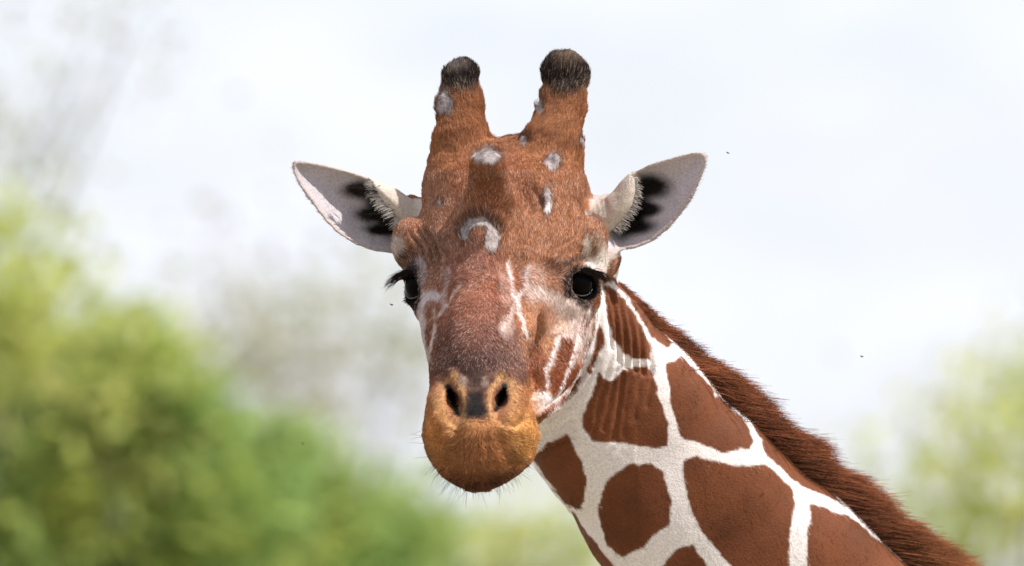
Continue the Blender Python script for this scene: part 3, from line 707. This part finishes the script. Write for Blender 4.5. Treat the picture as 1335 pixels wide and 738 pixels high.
lift = np.where(reg == HEAD, .40, .08) + rng.normal(0, 1, NH) * np.where(reg == HEAD, .10, .04); lift = np.where(reg == EAR, .04, lift); lift = np.where(crest, 1.1, lift); lift = np.where(cap, .6, np.where((reg == HEAD) & (py_ > 560), .55, lift))
D = unit(Tn + NR * lift[:, None]); curl = Tn * .18 - NR * .22 + rng.normal(0, .07, (NH, 3))
pts = strands(R - NR * .0004, D, NR, Lh, curl)
var = np.exp(rng.normal(0, np.where(reg == HEAD, np.where(py_ > 545, .34, .24), np.where((reg == EAR) | (HC[:, 0] > .4), .05, .12)), NH) + np.where(reg == HEAD, .30, .10) * fbm(R, 300) + .15 * fbm(R + 3, 70))
fleck = (reg == HEAD) & (py_ > 225) & (py_ < 480) & (rng.random(NH) < .20 + .22 * np.clip(fbm(R + 6, 90), -.5, 1)) & ~near_eye
HC = np.where(fleck[:, None], HC * .35 + lin(PINK) * .65, HC)
tanfl = (reg == NECKR) & (rng.random(NH) < .03) & (HC[:, 0] < .3); HC = np.where(tanfl[:, None], HC * 1.5 + .01, HC)
capf = cap & (rng.random(NH) < .13); HC = np.where(capf[:, None], lin((150, 128, 110)), HC)
HC = HC * np.where(noseblk, .55, 1)[:, None]
mzl = (reg == HEAD) & (py_ > 530); HC = HC * np.where(mzl, np.exp(.32 * fbm(R + 2, 38) + .2 * fbm(R + 6, 110)), 1)[:, None]
HC = np.clip(HC * var[:, None], .003, .88)
wid = np.where(reg == HEAD, .00023, .00020)
rad = wid[:, None] * np.array([1.0, .9, .7, .25])[None] * rng.uniform(.8, 1.25, NH)[:, None]
fur = tag(hair_obj('fur', pts, rad, HC, FURM, ROOT, RL), kind='stuff')
print('fur', round(time.time() - T0, 1))

# mane along the back of the neck
ML = [((797, 352), .13), ((820, 379), .14), ((850, 417), .155), ((875, 446), .17), ((930, 500), .19), ((985, 556), .21), ((1040, 606), .235), ((1100, 657), .26), ((1196, 738), .305), ((1300, 826), .355)]
mp_ = np.array([P(c[0], c[1], y) for c, y in ML]); sl_ = np.concatenate([[0], np.cumsum(np.linalg.norm(np.diff(mp_, axis=0), axis=1))])
NM = 42000
s_ = sl_[0] + rng.random(NM) ** .9 * (sl_[-1] - sl_[0]); base = np.stack([np.interp(s_, sl_, mp_[:, k]) for k in range(3)], 1)
tg = np.stack([np.interp(s_ + .02, sl_, mp_[:, k]) - np.interp(s_ - .02, sl_, mp_[:, k]) for k in range(3)], 1); tg = unit(tg)
outn = unit(np.cross(np.tile([0, 1., 0], (NM, 1)), tg)); outn *= np.sign(outn[:, 2])[:, None]
side = rng.normal(0, 1, NM) * .011
inw = -.012 - np.abs(side) * .5
base = base + np.array([0, 1, 0]) * side[:, None] + outn * inw[:, None]
cl = np.stack([vnoise(np.stack([s_ * 90, side * 60, s_ * 0], 1), 1.0), vnoise(np.stack([s_ * 90 + 40, side * 60, s_ * 0], 1), 1.0), vnoise(np.stack([s_ * 28, side * 30, s_ * 0 + 5], 1), 1.0)], 1)
grow = np.interp(s_ / sl_[-1], [0, .06, .13, .25, .6, 1], [.004, .014, .028, .049, .060, .063])
Lm = (grow + .006) * rng.uniform(.55, 1.1, NM) * (1 + .05 * cl[:, 0])
Dm = unit(outn * .62 + tg * .62 + np.array([.25, 0, .02]) + np.array([0, 1, 0]) * (side / .011 * .10)[:, None] + rng.normal(0, .05, (NM, 3)) + .08 * cl)
Lm = Lm * 1.25
sag = tg * .10 + np.array([.10, 0, -.10]) + .04 * cl + rng.normal(0, .07, (NM, 3))
mpts = strands(base, Dm, outn, Lm, sag, 5)
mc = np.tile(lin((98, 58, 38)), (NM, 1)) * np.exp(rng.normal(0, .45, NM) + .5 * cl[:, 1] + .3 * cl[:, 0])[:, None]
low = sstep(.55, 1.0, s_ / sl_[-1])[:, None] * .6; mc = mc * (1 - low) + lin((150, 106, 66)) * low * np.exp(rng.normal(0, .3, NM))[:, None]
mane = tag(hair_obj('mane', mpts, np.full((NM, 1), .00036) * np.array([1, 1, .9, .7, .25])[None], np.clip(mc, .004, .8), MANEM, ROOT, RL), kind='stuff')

# ear fringe: long pale hairs that cross the opening
fr = []
for line, ddx, y0, n in (([(484, 238), (487, 250), (497, 266), (510, 282), (522, 297)], -1, 0, 300), ([(827, 232), (829, 250), (824, 268), (814, 285), (801, 300)], 1, 0, 300)):
    q = np.array(line, float); t_ = rng.random(n) * (len(q) - 1.001); i = t_.astype(int); f = (t_ - i)[:, None]
    c2 = q[i] * (1 - f) + q[i + 1] * f + rng.normal(0, 1.5, (n, 2)) + [-ddx * 3, 0]
    yy = np.array([first_y(x, y, full, -.02, .16, 180) for x, y in c2[:60]]).mean()
    Rf = np.array([P(x, y, yy + .002) for x, y in c2])
    Df = unit(np.stack([np.full(n, ddx * 1.0), rng.normal(.10, .15, n), -.25 - .5 * f[:, 0] * 0 + rng.normal(0, .22, n) - (c2[:, 1] - 268) * .004], 1))
    fr.append((Rf, Df, rng.uniform(.005, .014, n)))
Rf = np.concatenate([q[0] for q in fr]); Df = np.concatenate([q[1] for q in fr]); Lf = np.concatenate([q[2] for q in fr]); n = len(Rf)
fc = np.tile(lin((208, 200, 194)), (n, 1)) * rng.uniform(.55, 1.05, n)[:, None]
bk = []
for sx_, fingers in ((-1, [((497, 252), (458, 243), 7), ((512, 274), (474, 279), 6), ((518, 296), (486, 300), 5), ((515, 285), (505, 285), 12)]), (1, [((826, 246), (862, 239), 8), ((826, 270), (856, 271), 6), ((812, 297), (845, 290), 5), ((820, 280), (828, 280), 14)])):
    for (xa, ya), (xb, yb), wd in fingers:
        k_ = 330; q_ = rng.random(k_); x = xa + (xb - xa) * q_ * .9; y = ya + (yb - ya) * q_ * .9 + rng.normal(0, wd * .5, k_) * (1 - .55 * q_)
        y3 = np.array([first_y(u1, v1, full, .02, .18, 60) for u1, v1 in zip(x[::12], y[::12])]); y3 = np.repeat(y3, 12)[:k_]
        y3 = np.concatenate([y3, np.full(k_ - len(y3), y3[-1])]); Rb = np.array([P(*a3) for a3 in zip(x, y, y3 - .001)])
        Db = unit(np.stack([np.full(k_, sx_ * 1.0), rng.normal(-.25, .15, k_), -(yb - ya) / abs(xb - xa) + rng.normal(0, .22, k_)], 1)); bk.append((Rb, Db, rng.uniform(.006, .016, k_)))
Rb, Db, Lb = [np.concatenate([q[i] for q in bk]) for i in range(3)]
Rf = np.concatenate([Rf, Rb]); Df = np.concatenate([Df, Db]); Lf = np.concatenate([Lf, Lb]); n = len(Rf)
fc = np.concatenate([fc, np.tile(lin((22, 17, 17)), (len(Rb), 1))])
tag(hair_obj('ear_fringe', strands(Rf, Df, Df, Lf, rng.normal(0, .12, (n, 3)) + [0, 0, -.18]), np.full((n, 1), .00035) * np.array([1, .9, .7, .25])[None], fc, FURM, ROOT, RL), kind='stuff')
# whiskers on lip and chin
n = 210
ang = rng.normal(0, .75, n); rr_ = rng.uniform(.86, 1, n); wx = 621 + np.sin(ang) * rr_ * 74; wy = 566 + np.cos(ang) * 68 * rr_
ok = []; Rw = []
for x, y in zip(wx, wy):
    yy = first_y(x, y, outer0, -.36, -.1, 90)
    if yy < .05: Rw.append(P(x, y, yy)); ok.append((x, y))
Rw = np.array(Rw); ok = np.array(ok); n = len(Rw); Dw = unit(np.stack([(ok[:, 0] - 620) / 60, np.full(n, -.35), -(ok[:, 1] - 575) / 55 - .15], 1) + rng.normal(0, .25, (n, 3)))
tag(hair_obj('whiskers', strands(Rw, Dw, Dw, rng.uniform(.008, .026, n), rng.normal(0, .15, (n, 3)) + [0, 0, -.1], 5), np.full((n, 1), .00018) * np.array([1, .9, .8, .6, .3])[None], np.tile(lin((38, 28, 28)), (n, 1)), LASHM, ROOT, RL), kind='stuff')

# eyes
EYEM, t, b = mat('dark wet eye')
c = t.nodes.new('ShaderNodeTexCoord'); sx = t.nodes.new('ShaderNodeSeparateXYZ'); t.links.new(c.outputs['Object'], sx.inputs[0])
dv = t.nodes.new('ShaderNodeMath'); dv.operation = 'DIVIDE'; dv.inputs[1].default_value = EYE_RAD; t.links.new(sx.outputs['Z'], dv.inputs[0])
col = ramp(t, dv.outputs[0], [(.0, (.006, .005, .005)), (.6, (.007, .004, .003)), (.82, (.006, .003, .002)), (.9, (.003, .002, .002)), (1, (.003, .002, .002))])
t.links.new(col, b.inputs['Base Color']); b.inputs['Roughness'].default_value = .05; b.inputs['Specular IOR Level'].default_value = .03
def sphere_mesh(r, nu=48, nv=28):
    th = np.linspace(0, math.pi, nv); ph = np.linspace(0, 2 * math.pi, nu, endpoint=False)
    vv = []
    for i in th:
        for j in ph:
            z = math.cos(i); k = 1 + .10 * max(0, z - .62) ** 1.0      # a slight corneal bulge
            vv.append((r * math.sin(i) * math.cos(j) * k, r * math.sin(i) * math.sin(j) * k, r * z * k))
    ff = [(i * nu + j, (i + 1) * nu + j, (i + 1) * nu + (j + 1) % nu, i * nu + (j + 1) % nu) for i in range(nv - 1) for j in range(nu)]
    return np.array(vv), np.array(ff)
LIDM, t, b = mat('wet lid rim'); b.inputs['Base Color'].default_value = (.018, .013, .013, 1); b.inputs['Roughness'].default_value = .22
for C_, G_, lab_ in ((EYE_R_C, EYE_R_G, None), (EYE_L_C, EYE_L_G, None)):
    vv, ff = sphere_mesh(EYE_RAD); e = np_mesh('eye', vv, ff, EYEM, ROOT)
    rot = Vector(G_).to_track_quat('Z', 'Y'); e.location = Vector(C_ - RL); e.rotation_mode = 'QUATERNION'; e.rotation_quaternion = rot
    # lashes, built in world space then moved into the eye's own frame
    Gv = np.array(G_); up = np.array([0, 0, 1.]) - Gv * Gv[2]; up /= np.linalg.norm(up); rt = np.cross(Gv, up)
    sgn = 1 if rt[0] > 0 else -1; outx = rt * (1 if (rt[0] > 0) == (C_[0] > 0) else -1)
    n = 300; a = rng.uniform(-1, 1, n)
    th_ = a * 1.25
    Rl = C_ + Gv * (EYE_RAD * .55 + .012 * np.cos(th_))[:, None] + outx * (.022 * np.sin(th_))[:, None] + up * (.006 + .0135 * np.cos(th_))[:, None] + rng.normal(0, .0006, (n, 3))
    Dl = unit(Gv * 1.0 + outx * (.35 + .8 * a)[:, None] + up * (.08)  + rng.normal(0, .24, (n, 3)))
    Ll = np.interp(a, [-1, 0, .6, 1], [.005, .012, .021, .025]) * rng.uniform(.5, 1.15, n)
    cl_ = -up * .55 + outx * .2 + rng.normal(0, .05, (n, 3))
    n2 = 110; a2 = rng.uniform(-1, 1, n2); th2 = a2 * 1.2
    R2 = C_ + Gv * (EYE_RAD * .5 + .010 * np.cos(th2))[:, None] + outx * (.021 * np.sin(th2))[:, None] - up * (.007 + .0125 * np.cos(th2))[:, None]
    D2 = unit(Gv * .7 + outx * (.2 + .5 * a2)[:, None] - up * .8 + rng.normal(0, .15, (n2, 3))); L2 = rng.uniform(.003, .008, n2)
    sp = np.concatenate([strands(Rl, Dl, Dl, Ll, cl_, 5), strands(R2, D2, D2, L2, rng.normal(0, .1, (n2, 3)), 5)])
    M = np.array(rot.to_matrix()); spl = (sp - C_) @ M
    nn = len(spl)
    tag(hair_obj('eyelashes', spl, np.full((nn, 1), .00034) * np.array([1, .95, .8, .6, .25])[None], np.tile(lin((24, 18, 18)), (nn, 1)), LASHM, e, np.zeros(3)), kind='stuff')
    # wet rim along the lower lid
    th3 = np.linspace(-1.35, 1.35, 22); cen = C_ + Gv * (EYE_RAD * .60 + .007 * np.cos(th3))[:, None] + outx * (.0205 * np.sin(th3))[:, None] - up * (.0005 + .0155 * np.cos(th3))[:, None]
    rv = []; 
    for i in range(22):
        tdir = cen[min(i + 1, 21)] - cen[max(i - 1, 0)]; tdir /= np.linalg.norm(tdir); s1 = np.cross(tdir, Gv); s1 /= np.linalg.norm(s1); s2 = np.cross(tdir, s1)
        w = .0016 * math.sin(math.pi * (i + .5) / 22) ** .5
        for k in range(8): rv.append(cen[i] + w * (s1 * math.cos(k * math.pi / 4) + s2 * math.sin(k * math.pi / 4)))
    fq = np.array([(i * 8 + k, i * 8 + (k + 1) % 8, (i + 1) * 8 + (k + 1) % 8, (i + 1) * 8 + k) for i in range(21) for k in range(8)])
    np_mesh('lower_lid', (np.array(rv) - C_) @ M, fq, LIDM, e)

# ------------------------------------------------------------------ flies
FLYM, t, b = mat('fly black'); b.inputs['Base Color'].default_value = (.012, .011, .012, 1); b.inputs['Roughness'].default_value = .35
def fly(px, py, y, rz, label):
    vv, ff = sphere_mesh(1.0, 10, 7); V_ = [vv * [.0009, .0017, .0008], vv * [.0007, .0007, .0007] + [0, .0021, .0002], vv * [.0006, .0016, .00016] + [.0012, -.0008, .0007], vv * [.0006, .0016, .00016] + [-.0012, -.0008, .0007]]
    o = np_mesh('fly', np.concatenate(V_), np.concatenate([ff + i * len(vv) for i in range(4)]), FLYM)
    o.location = Vector(P(px, py, y)); o.rotation_euler = (.5, .3, rz); tag(o, label, 'fly', 'flies in the air round the giraffe')
fly(394.5, 578.5, -.05, .4, 'tiny black fly in the air left of the giraffe muzzle, against green')
fly(510.5, 397.5, -.02, 1.9, 'tiny black fly hovering just below the eyelashes on the left')
fly(949, 199.5, .03, 1.2, 'tiny black fly in the sky beside the tip of the right ear')
fly(1123.5, 465, .10, 2.4, 'tiny black fly in the sky above the mane')

# ------------------------------------------------------------------ ground, bushes and trees far behind
GM, t, b = mat('dry savanna ground')
n1 = noise(t, .6, 8); col = ramp(t, n1.outputs['Fac'], [(.3, (.20, .17, .12)), (.5, (.27, .235, .165)), (.7, (.20, .20, .11))])
t.links.new(col, b.inputs['Base Color']); b.inputs['Roughness'].default_value = .95
R_ = 6000; gv = [(0, 0, 0)]; gf = []
rings = [3, 8, 20, 60, 150, 400, 1200, R_]
for r in rings:
    for k in range(48): gv.append((r * math.cos(k * math.tau / 48), r * math.sin(k * math.tau / 48), 0))
gv = np.array(gv, float); fs = [(0, 1 + k, 1 + (k + 1) % 48, 0) for k in range(48)]
for i in range(len(rings) - 1):
    for k in range(48): fs.append((1 + i * 48 + k, 1 + (i + 1) * 48 + k, 1 + (i + 1) * 48 + (k + 1) % 48, 1 + i * 48 + (k + 1) % 48))
me = bpy.data.meshes.new('ground'); me.from_pydata(gv.tolist(), [], [tuple(f[:3]) if f[3] == 0 and f[0] == 0 else f for f in fs]); me.materials.append(GM)
go = bpy.data.objects.new('ground', me); COL.objects.link(go); tag(go, kind='structure')

LEAFM = bpy.data.materials.new('leaf'); LEAFM.use_nodes = True; t = LEAFM.node_tree; t.nodes.clear()
o_ = t.nodes.new('ShaderNodeOutputMaterial'); a = attr(t, 'leaf_color'); d = t.nodes.new('ShaderNodeBsdfDiffuse'); tr = t.nodes.new('ShaderNodeBsdfTranslucent'); mxx = t.nodes.new('ShaderNodeMixShader'); mxx.inputs[0].default_value = .65
t.links.new(a.outputs['Color'], d.inputs['Color']); t.links.new(a.outputs['Color'], tr.inputs['Color']); t.links.new(d.outputs[0], mxx.inputs[1]); t.links.new(tr.outputs[0], mxx.inputs[2]); t.links.new(mxx.outputs[0], o_.inputs['Surface'])
BARK, t, b = mat('bark'); n1 = noise(t, 18, 6); t.links.new(ramp(t, n1.outputs['Fac'], [(.3, (.09, .07, .055)), (.7, (.22, .19, .16))]), b.inputs['Base Color']); b.inputs['Roughness'].default_value = .9
def at(px, py, dist): return P(px, py, dist - DIST)
def tube(pts, rad, k=7):
    pts = np.asarray(pts, float); vv = []; n = len(pts)
    for i in range(n):
        tdir = pts[min(i + 1, n - 1)] - pts[max(i - 1, 0)]; tdir /= np.linalg.norm(tdir) + 1e-9
        s1 = np.cross(tdir, [.3, .9, .1]); s1 /= np.linalg.norm(s1) + 1e-9; s2 = np.cross(tdir, s1)
        for j in range(k): vv.append(pts[i] + rad[i] * (s1 * math.cos(j * math.tau / k) + s2 * math.sin(j * math.tau / k)))
    ff = [(i * k + j, i * k + (j + 1) % k, (i + 1) * k + (j + 1) % k, (i + 1) * k + j) for i in range(n - 1) for j in range(k)]
    return np.array(vv), np.array(ff)
def tree(name, label, cat, foot, dist, lobes, nleaf, size, cols, seed, group='leafy bushes and trees behind the giraffe', clump=.16, trunk_r=.09, twigs=26):
    """foot: photo column of the trunk; lobes: (px, py, rx, ry in photo pixels, weight)"""
    r = np.random.default_rng(seed); sc = dist / KPX
    bx = at(foot, 369, dist); root = bpy.data.objects.new(name, None); COL.objects.link(root); root.location = (bx[0], bx[1], 0); base = np.array([bx[0], bx[1], 0.0])
    tag(root, label, cat, group)
    cen = []; wts = np.array([l[4] for l in lobes], float); wts /= wts.sum()
    ncl = max(30, nleaf // 90)
    for i in r.choice(len(lobes), ncl, p=wts):
        px, py, rx, ry, _ = lobes[i]; q = r.normal(0, 1, 3); q /= np.linalg.norm(q); q *= r.random() ** .45
        c = at(px, py, dist); cen.append(c + np.array([q[0] * rx * sc, q[1] * max(rx, ry) * sc * .8, q[2] * ry * sc]))
    cen = np.array(cen); ci = r.integers(0, ncl, nleaf); pos = cen[ci] + r.normal(0, 1, (nleaf, 3)) * clump * r.uniform(.6, 1.3, ncl)[ci][:, None]
    n1 = r.normal(0, 1, (nleaf, 3)); n1[:, 2] += .5; n1 = unit(n1); t1 = unit(np.cross(n1, r.normal(0, 1, (nleaf, 3)))); t2 = np.cross(n1, t1)
    s = size * r.uniform(.6, 1.3, nleaf)[:, None]
    vv = np.stack([pos - t1 * s, pos - t2 * s * .42 + n1 * s * .12, pos + t1 * s, pos + t2 * s * .42 + n1 * s * .12], 1).reshape(-1, 3) - base
    cr = np_mesh('crown', vv, np.arange(nleaf * 4).reshape(-1, 4), LEAFM, root, smooth=False)
    pal = np.array(cols)[r.integers(0, len(cols), ncl)][ci] * r.uniform(.75, 1.3, nleaf)[:, None]
    pc = np.repeat(np.concatenate([pal, np.ones((nleaf, 1))], 1), 4, 0)
    ca = cr.data.attributes.new('leaf_color', 'FLOAT_COLOR', 'POINT'); ca.data.foreach_set('color', pc.astype(np.float32).ravel())
    # trunk with limbs reaching into the crown
    top = cen.mean(0); fork = base + (top - base) * .45; VV, FF, off_ = [], [], 0
    def add(p_, rr):
        nonlocal off_
        v1, f1 = tube(p_, rr); VV.append(v1); FF.append(f1 + off_); off_ += len(v1)
    add([base + [0, 0, -.1], base + (fork - base) * .5 + r.normal(0, .06, 3), fork, fork + (top - fork) * .4], [trunk_r * 1.5, trunk_r * 1.1, trunk_r, trunk_r * .6])
    for k in r.choice(ncl, min(twigs, ncl), replace=False):
        e = cen[k]; m_ = (fork + e) / 2 + r.normal(0, .12, 3) + [0, 0, .1]
        add([fork - (fork - base) * .1 * r.random(), m_ * .6 + fork * .4, m_ * .4 + e * .6, e], [trunk_r * .55, trunk_r * .4, trunk_r * .25, trunk_r * .1])
    np_mesh('trunk', np.concatenate(VV) - base, np.concatenate(FF), BARK, root)
    return root
YG = [(.50, .55, .15), (.44, .51, .14), (.54, .55, .20)]; MG = [(.36, .47, .15), (.28, .40, .13), (.42, .51, .18)]
DG = [(.17, .26, .08), (.22, .32, .11)]; OL = [(.42, .42, .27), (.46, .43, .30), (.38, .39, .22)]; PY = [(.66, .65, .22), (.60, .62, .23)]
tree('bush', 'dense bright green bush filling the lower left corner', 'bush', 150, 46, [(60, 620, 170, 150, 3), (150, 520, 120, 90, 2), (30, 480, 110, 90, 1.6), (250, 640, 120, 110, 2), (0, 680, 110, 90, 2), (0, 600, 70, 80, 1.6), (90, 720, 120, 60, 1.8), (230, 740, 140, 60, 2), (230, 560, 90, 70, 1)], 9000, .055, MG + YG + DG[1:], 1, trunk_r=.04, clump=.11)
tree('bush', 'low green bush at bottom left, between the corner bush and the muzzle', 'bush', 420, 50, [(420, 670, 130, 70, 2), (340, 690, 120, 90, 2), (500, 705, 90, 60, 1.5), (400, 760, 180, 50, 1.6), (330, 610, 80, 50, 1)], 3800, .055, MG + DG[1:] + YG[:2], 2, trunk_r=.04, clump=.12)
tree('tall_shrub', 'tall yellow-green shrub rising along the left edge', 'shrub', -300, 44, [(5, 320, 40, 110, 1.2), (25, 420, 60, 70, 2), (-60, 400, 90, 140, 2)], 900, .05, YG, 3, trunk_r=.02, twigs=8)
tree('thorn_tree', 'sparse olive thorn tree, pale and twiggy, left of the giraffe head', 'tree', 400, 62, [(440, 435, 110, 40, 2), (330, 480, 90, 60, 2), (400, 530, 120, 50, 2), (250, 440, 60, 40, 1), (240, 300, 60, 80, .2), (520, 450, 40, 40, .6)], 1300, .05, OL, 4, clump=.24, trunk_r=.02, twigs=24)
tree('thorn_tree', 'bare-limbed thorn tree whose grey branches cross the sky at upper left', 'tree', -420, 56, [(110, 60, 90, 70, 1), (60, 180, 70, 60, .7), (200, 10, 60, 30, .4), (-60, 120, 120, 140, 3)], 380, .045, OL, 5, clump=.2, trunk_r=.035, twigs=12)
tree('bush', 'pale yellow-green bush low behind the throat', 'bush', 680, 64, [(680, 715, 110, 40, 2), (600, 720, 90, 40, 1), (760, 735, 70, 40, 1)], 1100, .05, PY + YG, 6, trunk_r=.04)
tree('bush', 'yellow-green bush at the right edge behind the mane', 'bush', 1290, 52, [(1280, 580, 90, 110, 1.6), (1325, 490, 50, 60, .7), (1240, 510, 50, 70, .6), (1270, 690, 120, 60, 2.4), (1350, 620, 70, 100, 1.2)], 1300, .05, PY + YG, 7, trunk_r=.03, twigs=14)
print('done', round(time.time() - T0, 1))
